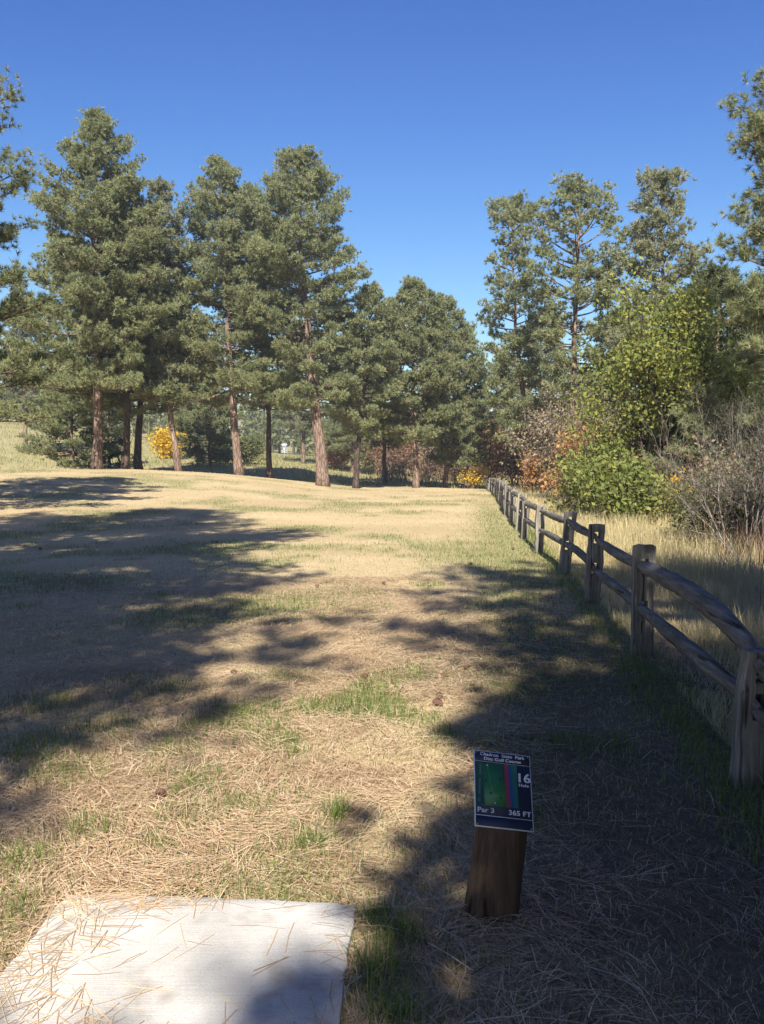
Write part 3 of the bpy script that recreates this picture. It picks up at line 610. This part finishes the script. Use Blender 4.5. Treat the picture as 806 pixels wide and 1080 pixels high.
# ------------------------------------------------------------------ split rail fence
POSTS = [(802, 682, 787, 833, 4.45, .155), (679, 572, 677, 695, 7.42, .165), (630, 551, 624, 639, 10.15, .17), (602.5, 538, 594.5, 606, 12.9, .16),
         (570.5, 532, 568, 583.5, 15.8, .15), (555.5, 527, 553, 569, 18.6, .14), (549.5, 520, 547, 559.5, 21.0, .15), (541.5, 516, 539.5, 551, 23.6, .14),
         (535.5, 511.5, 534.5, 543.5, 26.6, .16), (531.5, 508, 531, 537, 29.9, .15), (528.5, 506, 528, 532, 33.2, .15), (526, 505, 525.5, 527.5, 36.6, .15),
         (523.5, 504, 523, 524, 40, .15), (521, 504, 520.5, 521, 43.3, .15), (517.5, 503.5, 517, 518, 46.6, .15), (514.5, 505, 514, 516.5, 49.8, .15)]
def make_fence():
    rng = np.random.default_rng(9)
    root = empty('rail_fence', (1.6, 3.0, 0)); tag(root, 'weathered grey split rail fence running away along the right of the meadow', 'fence')
    off = np.array([1.6, 3.0, 0])
    L_ = []
    for (tx, ty, bx, by, d, wd) in POSTS:
        b = at(bx, by, d); t = at(tx, ty, d); z = float(terrain(b[0], d)); b[2] = z
        L_.append((b, t, wd))
    # one more span on the near side, beyond the right edge of the view
    L_.insert(0, (np.array([1.50, 1.7, 0.0]), np.array([1.54, 1.7, .93]), .155))
    ZH = [(.34, .47), (.68, .81)]                 # mortise heights
    for (b, t, wd) in L_:
        H = t[2] - b[2]; lean = (t - b) / H
        zt_ = H - .17 if H < .85 else .68; us = [-.5, -.17, .17, .5]; vs = [-.25, .34, .47, zt_, zt_ + .13, H]; ZH = [(.34, .47), (zt_, zt_ + .13)]
        # mesh of a grid slab with two through holes; faces look along the fence
        nv = []; idx = {}
        sub = []
        for a_, c_ in zip(vs[:-1], vs[1:]):
            k = max(1, int((c_ - a_) / .08)); sub += list(np.linspace(a_, c_, k + 1)[:-1])
        sub.append(vs[-1]); dep = rng.uniform(.10, .12); tw = rng.uniform(-.12, .12)
        wob = rng.normal(0, .004, (len(sub), 4, 2))
        for s_ in (0, 1):
            for j, zz in enumerate(sub):
                for i, u in enumerate(us):
                    x = u * wd * (1 + .05 * math.sin(zz * 9 + b[1])); y = (s_ - .5) * dep * (1 - .45 * abs(u) * 1.1)
                    if j == len(sub) - 1: zc = zz - .03 * abs(u) - .018 * rng.random()
                    else: zc = zz
                    x += wob[j, i, 0] * (1 if i in (0, 3) else .3); y += wob[j, i, 1]
                    xr = x * math.cos(tw) - y * math.sin(tw); yr = x * math.sin(tw) + y * math.cos(tw)
                    idx[s_, j, i] = len(nv); nv.append((b[0] + xr + lean[0] * zc, b[1] + yr, b[2] + zc))
        def hole(j, i):
            if i != 1: return False
            if not (0 <= j < len(sub) - 1): return False
            zm = (sub[j] + sub[j + 1]) / 2; return any(a_ < zm < c_ for a_, c_ in ZH)
        def solid(j, i): return 0 <= i < 3 and 0 <= j < len(sub) - 1 and not hole(j, i)
        fs = []
        for j in range(len(sub) - 1):
            for i in range(3):
                if not solid(j, i): continue
                fs.append([idx[0, j, i], idx[0, j, i + 1], idx[0, j + 1, i + 1], idx[0, j + 1, i]])
                fs.append([idx[1, j, i + 1], idx[1, j, i], idx[1, j + 1, i], idx[1, j + 1, i + 1]])
                if not solid(j, i - 1): fs.append([idx[1, j, i], idx[0, j, i], idx[0, j + 1, i], idx[1, j + 1, i]])
                if not solid(j, i + 1): fs.append([idx[0, j, i + 1], idx[1, j, i + 1], idx[1, j + 1, i + 1], idx[0, j + 1, i + 1]])
                if not solid(j - 1, i): fs.append([idx[1, j, i], idx[1, j, i + 1], idx[0, j, i + 1], idx[0, j, i]])
                if not solid(j + 1, i): fs.append([idx[0, j + 1, i], idx[0, j + 1, i + 1], idx[1, j + 1, i + 1], idx[1, j + 1, i]])
        me = new_mesh('post', np.array(nv) - off, np.array(fs)); o = obj('post', me, M['post'], root)
        bv = o.modifiers.new('b', 'BEVEL'); bv.width = .006; bv.segments = 2; bv.limit_method = 'ANGLE'; bv.angle_limit = R(50)
    # rails: split timber, roughly wedge shaped, each with its own warp
    for i in range(len(L_) - 1):
        (b0, t0, w0), (b1, t1, w1) = L_[i], L_[i + 1]
        for lv, zc in enumerate((.405, .745)):
            zc = zc + rng.normal(0, .006)
            l0 = (t0 - b0) / (t0[2] - b0[2]); l1 = (t1 - b1) / (t1[2] - b1[2])
            s_side = .018 if (i % 2) else -.018
            H0 = t0[2] - b0[2]; H1 = t1[2] - b1[2]; z0_ = H0 - .10 if lv and H0 < .85 else zc; z1_ = H1 - .10 if lv and H1 < .85 else zc
            p0 = b0 + l0 * z0_ + [-s_side, -.10, -.0]; p1 = b1 + l1 * z1_ + [-s_side, .10, 0]
            p0[2] += .01 if i % 2 else -.014; p1[2] += .012 if i % 2 else -.012
            n = 16; s_ = np.linspace(0, 1, n)
            pts = p0[None] * (1 - s_)[:, None] + p1[None] * s_[:, None]
            bow = rng.normal(0, .018); side = rng.normal(0, .014)
            if i == 1 and lv == 1: bow = .095; side = .02       # the thick humped rail nearest the viewer
            if i == 1 and lv == 0: bow = .0
            pts[:, 2] += bow * np.sin(np.pi * s_ ** (.62 if (i == 1 and lv) else 1)); pts[:, 0] += side * np.sin(np.pi * s_)
            h = rng.uniform(.040, .048); wv = rng.uniform(.036, .044)
            if i == 1 and lv == 1: h = .060; wv = .055
            pro = np.array([[-.75, -.9], [-.1, -1.05], [.7, -.85], [1.0, .1], [.75, .85], [.15, 1.1], [-.6, .95], [-1.05, .15]]) + rng.normal(0, .08, (8, 2))
            tap = .42 + .58 * np.sin(np.pi * np.clip(s_, 0, 1)) ** .45
            ring = []
            for k in range(n):
                a = rng.normal(0, .065, (8, 2)); q = (pro + a) * tap[k]
                ring.append(np.stack([pts[k, 0] + q[:, 0] * wv, np.full(8, pts[k, 1]), pts[k, 2] + q[:, 1] * h], -1))
            v = np.concatenate(ring) - off
            kk = np.arange(8); k2 = (kk + 1) % 8
            f = [np.stack([j * 8 + kk, j * 8 + k2, (j + 1) * 8 + k2, (j + 1) * 8 + kk], -1) for j in range(n - 1)]
            f = [np.concatenate(f), np.array([np.arange(8)[::-1], (n - 1) * 8 + np.arange(8)])]
            o = obj('rail', new_mesh('rail', v, f), M['rail'], root)
            if i == 1 and lv == 1: o['label'] = 'thick humped top rail nearest the viewer'
    return root
make_fence()

# ------------------------------------------------------------------ hole sign on a stump post
def make_sign():
    C = np.array([.4303, 3.218, .4302]); yaw, tilt, roll = .1956, -.7489, .1874; W, Hh = .2083, .2825
    Rz = np.array([[math.cos(yaw), -math.sin(yaw), 0], [math.sin(yaw), math.cos(yaw), 0], [0, 0, 1]])
    Rx = np.array([[1, 0, 0], [0, math.cos(tilt), -math.sin(tilt)], [0, math.sin(tilt), math.cos(tilt)]])
    Ry = np.array([[math.cos(roll), 0, math.sin(roll)], [0, 1, 0], [-math.sin(roll), 0, math.cos(roll)]])
    RR = Rz @ Rx @ Ry
    N_ = RR @ np.array([0, -1, 0])
    # post
    bx = at(514, 970, 3.17); bx[2] = 0
    root = empty('hole_sign', (bx[0], bx[1], 0)); off = np.array([bx[0], bx[1], 0])
    tag(root, 'dark blue hole sign with a green map, tilted on a short round wooden post', 'sign')
    rng = np.random.default_rng(3)
    sides, n = 28, 12; V = []
    Ct = C - N_ * 0.006
    for j in range(n):
        s_ = j / (n - 1)
        for k in range(sides):
            a = k / sides * 2 * math.pi; r_ = (.098 - .014 * s_ + .02 * math.exp(-s_ * 14)) * (1 + .025 * math.sin(3 * a + 1) + .015 * math.sin(7 * a + s_ * 3) + rng.normal(0, .005))
            topc = np.array([C[0] + .006, C[1] - .012, 0]); c = np.array([bx[0], bx[1], 0]) * (1 - s_) + topc * s_
            x, y = c[0] + math.cos(a) * r_, c[1] + math.sin(a) * r_
            zt = Ct[2] - (N_[0] * (x - Ct[0]) + N_[1] * (y - Ct[1])) / N_[2]     # slanted cut along the sign plane
            V.append((x, y, -.1 + (zt + .1) * s_))
    V.append(tuple(np.mean(V[-sides:], 0)))
    kk = np.arange(sides); k2 = (kk + 1) % sides
    f = [np.concatenate([np.stack([j * sides + kk, j * sides + k2, (j + 1) * sides + k2, (j + 1) * sides + kk], -1) for j in range(n - 1)]),
         np.stack([(n - 1) * sides + kk, (n - 1) * sides + k2, np.full(sides, n * sides)], -1)]
    obj('post', new_mesh('post', np.array(V) - off, f), M['stump'], root)
    navy = plain('sign_navy', (.012, .018, .055), .6); white = plain('sign_white', (.62, .66, .72), .5)
    def slab(name, x0, x1, z0, z1, lift, th, m_, parent):
        c = [(x0, z0), (x1, z0), (x1, z1), (x0, z1)]
        v = [RR @ np.array([x, -lift, z]) + C - off for x, z in c] + [RR @ np.array([x, -lift + th, z]) + C - off for x, z in c]
        f = [[0, 1, 2, 3], [7, 6, 5, 4], [1, 0, 4, 5], [2, 1, 5, 6], [3, 2, 6, 7], [0, 3, 7, 4]]
        return obj(name, new_mesh(name, v, np.array(f)), m_, parent)
    w2, h2 = W / 2, Hh / 2
    pan = slab('panel', -w2, w2, -h2, h2, .000, .005, white, root)
    # border shows as white rim around dark fields
    e = .0032
    fields = [(-w2 + e, w2 - e, h2 - .040, h2 - e), (-w2 + e, w2 - e, -h2 + .0415, h2 - .0425), (-w2 + e, w2 - e, -h2 + e, -h2 + .039)]
    for (a, b, c, d) in fields: slab('dark_field', a, b, c, d, .0006, .0006, navy, pan)
    # map
    mz0, mz1 = -h2 + .078, h2 - .0455
    def mm(name, c): return plain(name, c, .4)
    mp = slab('map', -w2 + .006, w2 - .052, mz0, mz1, .0012, .0006, mm('map_green', (.02, .15, .05)), pan)
    def poly(name, pts, lift, m_):
        v = [RR @ np.array([x, -lift, z]) + C - off for x, z in pts]
        return obj(name, new_mesh(name, v, np.array([list(range(len(pts)))])), m_, mp)
    L0 = -w2 + .006; R0 = w2 - .052
    poly('tree_strip', [(L0, mz0), (L0 + .030, mz0), (L0 + .022, mz1), (L0, mz1)], .0018, mm('map_dark', (.02, .07, .055)))
    poly('pale_streak', [(L0 + .006, mz0 + .01), (L0 + .014, mz0 + .01), (L0 + .020, mz1 - .01), (L0 + .013, mz1 - .01)], .0020, mm('map_pale', (.07, .15, .14)))
    poly('right_strip', [(R0 - .026, mz0), (R0, mz0), (R0, mz1), (R0 - .040, mz1)], .0018, mm('map_teal', (.015, .12, .09)))
    poly('blue_line', [(R0 - .028, mz0), (R0 - .013, mz0), (R0 - .022, mz1), (R0 - .033, mz1)], .0022, mm('map_blue', (.02, .06, .19)))
    poly('red_line', [(R0 - .042, mz0), (R0 - .028, mz0), (R0 - .034, mz1), (R0 - .049, mz1)], .0024, mm('map_red', (.26, .03, .06)))
    poly('throw_line', [(L0 + .066, mz0 + .012), (L0 + .0675, mz0 + .012), (L0 + .042, mz1 - .012), (L0 + .0405, mz1 - .012)], .0022, mm('map_line', (.12, .28, .18)))
    def disc(name, x, z, rr, c):
        a = np.linspace(0, 2 * np.pi, 17)[:-1]; poly(name, [(x + rr * math.cos(t_), z + rr * math.sin(t_)) for t_ in a], .0026, mm(name + '_paint', c))
    disc('tee_mark', L0 + .0668, mz0 + .010, .0030, (.45, .5, .5)); disc('basket_mark', L0 + .0412, mz1 - .010, .0034, (.5, .5, .3))
    for k_, (bx_, bz_, br_) in enumerate(((.012, .03, .007), (.020, .075, .006), (.010, .105, .008), (.052, .045, .005), (.034, .09, .005), (.088, .03, .005), (.090, .10, .006))):
        disc('tree_mark', L0 + bx_, mz0 + bz_, br_, (.012, .10, .04))
    for px_, pz_ in ((-w2 + .009, h2 - .008), (w2 - .009, h2 - .008), (-w2 + .009, -h2 + .008), (w2 - .009, -h2 + .008)):
        tb = Tubes(); c_ = RR @ np.array([px_, -.0012, pz_]) + C - off; tb.add([c_, c_ + N_ * .0022], [.0032, .0026], 10)
        obj('screw', tb.mesh('screw'), M['screw'], pan)
    def text(s_, x, z, size, al='LEFT', bold=.014, sx=1.0):
        bold = .010
        cu = bpy.data.curves.new('lettering', 'FONT'); cu.body = s_; cu.size = size; cu.align_x = al; cu.offset = bold * size; cu.extrude = .0002
        cu.space_character = 1.04
        to = bpy.data.objects.new('tmp', cu); col.objects.link(to); bpy.context.view_layer.update()
        me = bpy.data.meshes.new_from_object(to.evaluated_get(bpy.context.evaluated_depsgraph_get())); bpy.data.objects.remove(to)
        co = np.zeros(len(me.vertices) * 3, np.float32); me.vertices.foreach_get('co', co); co = co.reshape(-1, 3)
        # heavy letters: the same outlines laid down three times a hair apart, in one mesh
        fs = [list(p.vertices) for p in me.polygons]; vv = []; ff = []
        for k_, dx in enumerate((-.022, 0, .022)):
            loc = np.stack([x + co[:, 0] * sx + dx * size, -.0024 - co[:, 2] - .0002 * k_, z + co[:, 1]], -1)
            ff += [[i + len(vv) * 0 + k_ * len(co) for i in f_] for f_ in fs]; vv.append(loc @ RR.T + C - off)
        m2 = bpy.data.meshes.new('lettering'); m2.from_pydata(np.concatenate(vv).tolist(), [], ff); m2.update()
        obj('lettering', m2, white, pan)
    text('Chadron  State  Park', 0, h2 - .0185, .0165, 'CENTER', .03, 1.12)
    text('Disc Golf Course', 0, h2 - .0355, .0165, 'CENTER', .03, 1.12)
    text('16', w2 - .0295, h2 - .106, .047, 'CENTER', .035, 1.12)
    text('Hole', w2 - .0290, h2 - .123, .0155, 'CENTER', .03, 1.2)
    text('Par 3', -w2 + .0085, -h2 + .051, .025, 'LEFT', .032, 1.12)
    text('365 FT', w2 - .0075, -h2 + .051, .025, 'RIGHT', .032, 1.1)
    return root
make_sign()

# ------------------------------------------------------------------ disc golf basket far behind the pines
def basket():
    d = 100; b = at(300, 481, d); z = float(terrain(b[0], d)); root = empty('disc_basket', (b[0], d, z))
    tag(root, 'pale metal disc golf basket far off, left of the thick leaning trunk', 'basket')
    met = plain('basket_metal', (.72, .78, .85), .5, .0)
    def t(name, fn):
        tb = Tubes(); fn(tb); return obj(name, tb.mesh(name), met, root, True)
    t('pole', lambda tb: tb.add([[0, 0, -.1], [0, 0, 1.45]], [.03, .03], 10))
    def ring(tb, r, z_, th=.012):
        a = np.linspace(0, 2 * np.pi, 25); tb.add(np.stack([np.cos(a) * r, np.sin(a) * r, np.full(25, z_)], -1), th, 6, cap=False)
    def cage(tb):
        ring(tb, .33, .85, .014); ring(tb, .33, .60); ring(tb, .2, .60)
        for k in range(24):
            a = k * np.pi / 12; c, s_ = math.cos(a), math.sin(a); tb.add([[c * .33, s_ * .33, .85], [c * .33, s_ * .33, .6], [0, 0, .6]], .008, 4, cap=False)
    t('cage', cage)
    def band(tb):
        a = np.linspace(0, 2 * np.pi, 25)
        for z_ in (1.38, 1.42, 1.46, 1.50): tb.add(np.stack([np.cos(a) * .29, np.sin(a) * .29, np.full(25, z_)], -1), .024, 6, cap=False)
        for k in range(4):
            aa = k * np.pi / 2; tb.add([[0, 0, 1.44], [.29 * math.cos(aa), .29 * math.sin(aa), 1.44]], .012, 5, cap=False)
    t('top_band', band)
    def chains(tb):
        for k in range(14):
            a = k * 2 * np.pi / 14; c, s_ = math.cos(a), math.sin(a)
            q = np.linspace(0, 1, 8); rr = .26 * (1 - q) ** 1.4 + .04; tb.add(np.stack([c * rr, s_ * rr, 1.38 - .6 * q], -1), .010, 4, cap=False)
    t('chains', chains)
basket()

# ------------------------------------------------------------------ ground cover
def litter():                       # fallen pine needles, curved two-segment strips
    rng = np.random.default_rng(200); n = 270000
    y = 2.1 + 10.5 * rng.random(n) ** 1.6; x = rng.uniform(-1, 1, n) * (1.2 + .48 * y) + .02
    keep = rng.random(n) < np.clip(.30 + 1.1 * sstep(fbm(x * .9, y * .9, 41), .40, .56) - .45 * green(x, y), .08, 1) * (1 - .78 * shade_paint(x, y))
    pad = on_pad(x, y); keep &= ~pad | (rng.random(n) < (.055 + .14 * sstep(fbm(x * 2.3, y * 2.3, 44), .55, .75) + .30 * sstep(x, -.26, -.12) * sstep(y, 2.7, 3.2) + .08 * sstep(x, -.9, -1.2) + .35 * sstep(y, 3.10, 3.24) + .3 * sstep(x, -.55, -.2) * sstep(fbm(x * 3, y * 3, 47), .5, .65)))
    keep &= x < fence_x(y) + 2.5
    x, y = x[keep], y[keep]; n = len(x); pad = on_pad(x, y)
    z = np.where(pad, .030, terrain(x, y) + rng.random(n) ** 2 * .022 + .002)
    a = rng.random(n) * 2 * np.pi
    a = np.where(rng.random(n) < .45, np.round(fbm(x * .8, y * .8, 51) * 14) * .9 + rng.normal(0, .35, n), a)
    L = rng.uniform(.09, .20, n); W = rng.uniform(.0006, .0012, n) * (1 + .10 * y); cv = rng.normal(0, .09, n); lift = np.where(pad, 0.0015, rng.normal(0, .10, n) * .12)
    c, s_ = np.cos(a), np.sin(a); px_, py_ = -s_, c
    V = []
    for q in (-.5, 0, .5):
        b = cv * (q * q * 4 - .5) * L * .35
        mx = x + c * L * q + px_ * b; my = y + s_ * L * q + py_ * b; mz = z + (np.abs(lift) + lift * q) * (1 - np.abs(q))
        V.append(np.stack([mx - px_ * W, my - py_ * W, mz], -1)); V.append(np.stack([mx + px_ * W, my + py_ * W, mz + .0004], -1))
    V = np.stack(V, 1).reshape(-1, 3); b0 = np.arange(n)[:, None] * 6
    f = np.concatenate([b0 + [0, 1, 3, 2], b0 + [2, 3, 5, 4]])
    old = rng.random(n) < .9 * shade_paint(x, y); oi = np.where(old)[0]; ni = np.where(~old)[0]  # needles inside the painted shade get the darker colour
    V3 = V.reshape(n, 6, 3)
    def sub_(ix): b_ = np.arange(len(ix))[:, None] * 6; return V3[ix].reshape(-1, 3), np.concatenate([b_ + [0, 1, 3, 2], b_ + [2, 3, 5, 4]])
    o2 = obj('shade_dark_litter', new_mesh('shade_dark_litter', *sub_(oi)), M['shade_needle']); tag(o2, 'fallen needles coloured darker to paint the shade around the sign post', 'pine needles', kind='stuff')
    o = obj('needle_litter', new_mesh('needle_litter', *sub_(ni)), M['needle'])
    tag(o, 'carpet of fallen straw coloured pine needles', 'pine needles', kind='stuff')
litter()
def grass_obj(name, x, y, h, wd, m_, lean, rng, label, bend=.35):
    n = len(x); z = terrain(x, y) - .004; a = rng.random(n) * 2 * np.pi
    d = np.stack([np.cos(a) * lean * rng.random(n), np.sin(a) * lean * rng.random(n), np.ones(n)], -1); d /= np.linalg.norm(d, axis=1)[:, None]
    P = np.stack([x, y, z], -1); s_ = np.stack([-np.sin(a + rng.normal(0, 1, n)), np.cos(a), np.zeros(n)], -1); s_ /= np.linalg.norm(s_, axis=1)[:, None]
    W = (wd * rng.uniform(.6, 1.2, n))[:, None] / 2; h = h[:, None]
    mid = P + d * h * .55; b = d * [1, 1, 0]; tip = mid + d * h * .45 + b * h * bend - np.array([0, 0, 1]) * h * .08
    V = np.stack([P - s_ * W, P + s_ * W, mid + s_ * W * .8, mid - s_ * W * .8, tip], 1).reshape(-1, 3)
    b0 = np.arange(n)[:, None] * 5
    o = obj(name, new_mesh(name, V, [b0 + [0, 1, 2, 3], b0 + [3, 2, 4]]), M[m_])
    if label: tag(o, label, 'grass', kind='stuff')
    return o
def scatter(n, y0, y1, rng, pw=1.0, side=(-.55, .55), extra=1.5):
    u = rng.random(n); y = y0 * (y1 / y0) ** (u ** pw); x = rng.uniform(side[0], side[1], n) * y + rng.uniform(-extra, extra, n); return x, y
rng = np.random.default_rng(300)
x, y = scatter(300000, 2.2, 48, rng)
k = (rng.random(len(x)) < green(x, y) * 1.0 + .02) & ~on_pad(x, y) & (x < fence_x(y) + .3); x, y = x[k], y[k]
grass_obj('green_grass', x, y, (.035 + .05 * rng.random(len(x))) * (.8 + .5 * green(x, y)), .0028 * (1 + y * .10), 'grass', .9, rng, 'short green grass growing through the straw in patches')
x, y = scatter(230000, 2.2, 62, rng)
k = ~on_pad(x, y) & (x < fence_x(y) + .3) & (rng.random(len(x)) < (1 - .6 * green(x, y)) * (1 - .7 * shade_paint(x, y))); x, y = x[k], y[k]
grass_obj('dry_grass', x, y, .02 + .035 * rng.random(len(x)), .0028 * (1 + y * .10), 'straw', 1.6, rng, 'short dry mown grass of the meadow')
# green tufts near the tee
T = [(-1.30, 3.15, .16, .11), (-1.42, 3.55, .15, .12), (-1.25, 3.9, .12, .1), (-1.6, 4.6, .2, .11), (-.02, 2.78, .07, .15), (.03, 2.55, .06, .16), (.06, 3.0, .06, .12), (-.02, 3.12, .06, .10), (-.30, 3.75, .07, .09),
     (-.20, 4.05, .05, .15), (-.6, 4.2, .10, .07), (-.9, 4.5, .15, .09), (-1.15, 5.0, .2, .1), (-.7, 5.2, .2, .08), (-1.6, 5.4, .25, .11), (-1.9, 5.0, .25, .12), (-.2, 5.9, .3, .07),
     (.9, 6.2, .35, .06), (-1.5, 6.3, .3, .1), (-2.2, 5.9, .3, .11), (-.75, 6.6, .25, .08), (-.95, 3.75, .08, .07), (-1.32, 2.85, .1, .13), (.4, 5.2, .25, .06), (-.9, 5.7, .15, .10)]
xs_, ys_, hs_ = [], [], []
for (a, b, r_, h) in T:
    n = int(2600 * r_ ** 1.15) + 60
    xs_.append(a + rng.normal(0, r_ * .6, n)); ys_.append(b + rng.normal(0, r_ * .7, n)); hs_.append(h * rng.uniform(.35, 1.1, n))
x, y, h = np.concatenate(xs_), np.concatenate(ys_), np.concatenate(hs_); k = ~on_pad(x, y); x, y, h = x[k], y[k], h[k]
grass_obj('grass_tufts', x, y, h, .0034, 'grass', .8, rng, 'taller green grass tufts around the tee pad and in the near straw')
# tall dry grass beyond the fence
n = 170000; u = rng.random(n); y = 2.5 * (60 / 2.5) ** u; x = fence_x(y) + .12 + rng.random(n) ** 1.1 * (2.2 + .30 * y)
cl = fbm(x * 1.3, y * .9, 61)
h = (.08 + .28 * rng.random(n)) * (.45 + 1.1 * sstep(cl, .35, .65)) * (.35 + .65 * sstep(x - fence_x(y), .1, 1.4))
grass_obj('tall_dry_grass', x, y, h, .0038 * (1 + y * .06), 'tallgrass', .55, rng, 'tall golden dry grass beyond the fence')
# long grass at the foot of the fence on the meadow side
n = 9000; y = 3.0 * (46 / 3.0) ** rng.random(n); x = fence_x(y) + rng.normal(-.02, .13, n)
grass_obj('fence_foot_grass', x, y, (.03 + .11 * rng.random(n)), .004 * (1 + y * .04), 'grass', .6, rng, 'unmown green grass along the foot of the fence')
# reddish weeds at the edge of the brush
n = 26000; y = 9 * (60 / 9) ** rng.random(n); x = fence_x(y) + 1.9 + .13 * y + rng.normal(0, .5, n) + rng.random(n) * 1.2
grass_obj('dry_weeds', x, y, .3 + .5 * rng.random(n), .006 * (1 + y * .05), 'weed', .4, rng, 'reddish brown dry weeds in front of the brush')
# grass on the far field
n = 60000; x = rng.uniform(-75, 30, n); y = rng.uniform(56, 126, n)
grass_obj('far_field_grass', x, y, .15 + .2 * rng.random(n),   .05, 'meadow_far', .8, rng, 'greenish dry grass on the field behind the pines')

# ------------------------------------------------------------------ thin midday haze
def haze():
    zl = -3.0; zh = 25.0; a, b0, b1 = 1600.0, -2000.0, 2000.0
    v = [(-a, b0, zl), (a, b0, zl), (a, b1, zl), (-a, b1, zl), (-a, b0, zh), (a, b0, zh), (a, b1, zh), (-a, b1, zh)]
    f = [[3, 2, 1, 0], [4, 5, 6, 7], [0, 1, 5, 4], [1, 2, 6, 5], [2, 3, 7, 6], [3, 0, 4, 7]]
    m, N, L = mat('haze'); p = N.new('ShaderNodeVolumePrincipled'); p.inputs['Color'].default_value = (.86, .93, 1, 1)
    p.inputs['Density'].default_value = .0009; p.inputs['Anisotropy'].default_value = .2
    o_ = N.new('ShaderNodeOutputMaterial'); L.new(p.outputs[0], o_.inputs['Volume'])
    tag(obj('haze', new_mesh('haze', v, np.array(f)), m), 'thin pale midday haze over the whole meadow', 'haze', kind='stuff')
haze()

# ------------------------------------------------------------------ pine cones
def cone_mesh(seed):
    rng = np.random.default_rng(seed); V = []; Fc = []; n0 = 0
    N1 = 70
    for k in range(N1):
        q = k / N1; th = k * 2.39996; r_ = .026 * math.sin(math.pi * min(1, .12 + .86 * q)) ** .7 + .004; z_ = -.04 + .08 * q
        c, s_ = math.cos(th), math.sin(th); b = np.array([c * r_ * .25, s_ * r_ * .25, z_]); t_ = np.array([c * r_ * 1.15, s_ * r_ * 1.15, z_ + .012 + .006 * q])
        si = np.array([-s_, c, 0]) * .0085
        v = [b - si * .5, b + si * .5, t_ + si, t_ + [c * .004, s_ * .004, .003], t_ - si, b + [0, 0, .007]]
        V += v; Fc += [[n0, n0 + 1, n0 + 2, n0 + 4], [n0 + 4, n0 + 2, n0 + 3, n0 + 3], [n0 + 5, n0 + 4, n0 + 3, n0 + 2]]; n0 += 6
    F3 = [f[:3] for f in Fc if f[2] == f[3]]; F4 = [f for f in Fc if f[2] != f[3]]
    me = new_mesh('pine_cone', np.array(V), [np.array(F4), np.array(F3)]); me.materials.append(cone_m); return me
cone_m = plain('pine_cone', (.13, .065, .04), .8)
cm = [cone_mesh(1), cone_mesh(2)]
CONES = [(170, 842, 'pine cone in the shade blot nearest the tee pad'), (246, 712, 'pine cone at the tip of the left shadow'), (463, 745, 'pine cone left of the gap in the right shadow'),
         (492, 706, 'reddish pine cone in the sun between the two right shadows'), (463, 737, 'pine cone in the sun straight above the sign'), (385, 717, 'pine cone in the sun in the middle of the meadow'),
         (335, 620, 'dark pine cone in the sun beside the big left shadow'), (228, 573, 'small dark pine cone inside the big left shadow'), (497, 596, 'pine cone in the sun above the right shadow tip'),
         (405, 617, 'pine cone in the middle of the straw, left of the right shadow tip'), (541, 580, 'pine cone nearest the far fence posts'), (43, 580, 'pine cone near the left edge inside the big shadow'),
         (668, 728, 'pine cone in the shade at the foot of the second fence post'), (468, 716, 'small cone in the straw beside the reddish cone')]
for k, (px, py, lb) in enumerate(CONES):
    r_ = ray(px, py); t_ = -CAMZ / r_[2]; x, y = r_[0] * t_, r_[1] * t_
    for _ in range(3): t_ = (float(terrain(x, y)) - CAMZ) / r_[2]; x, y = r_[0] * t_, r_[1] * t_
    o = bpy.data.objects.new('pine_cone', cm[k % 2]); col.objects.link(o); s_ = .58 + .2 * random.Random(k).random()
    o.location = (x, y, float(terrain(x, y)) + .024); o.scale = (s_,) * 3; o.rotation_euler = (R(80 + 20 * math.sin(k)), k * .7, k * 2.1)
    tag(o, lb, 'pine cone', 'pine cones scattered on the meadow')
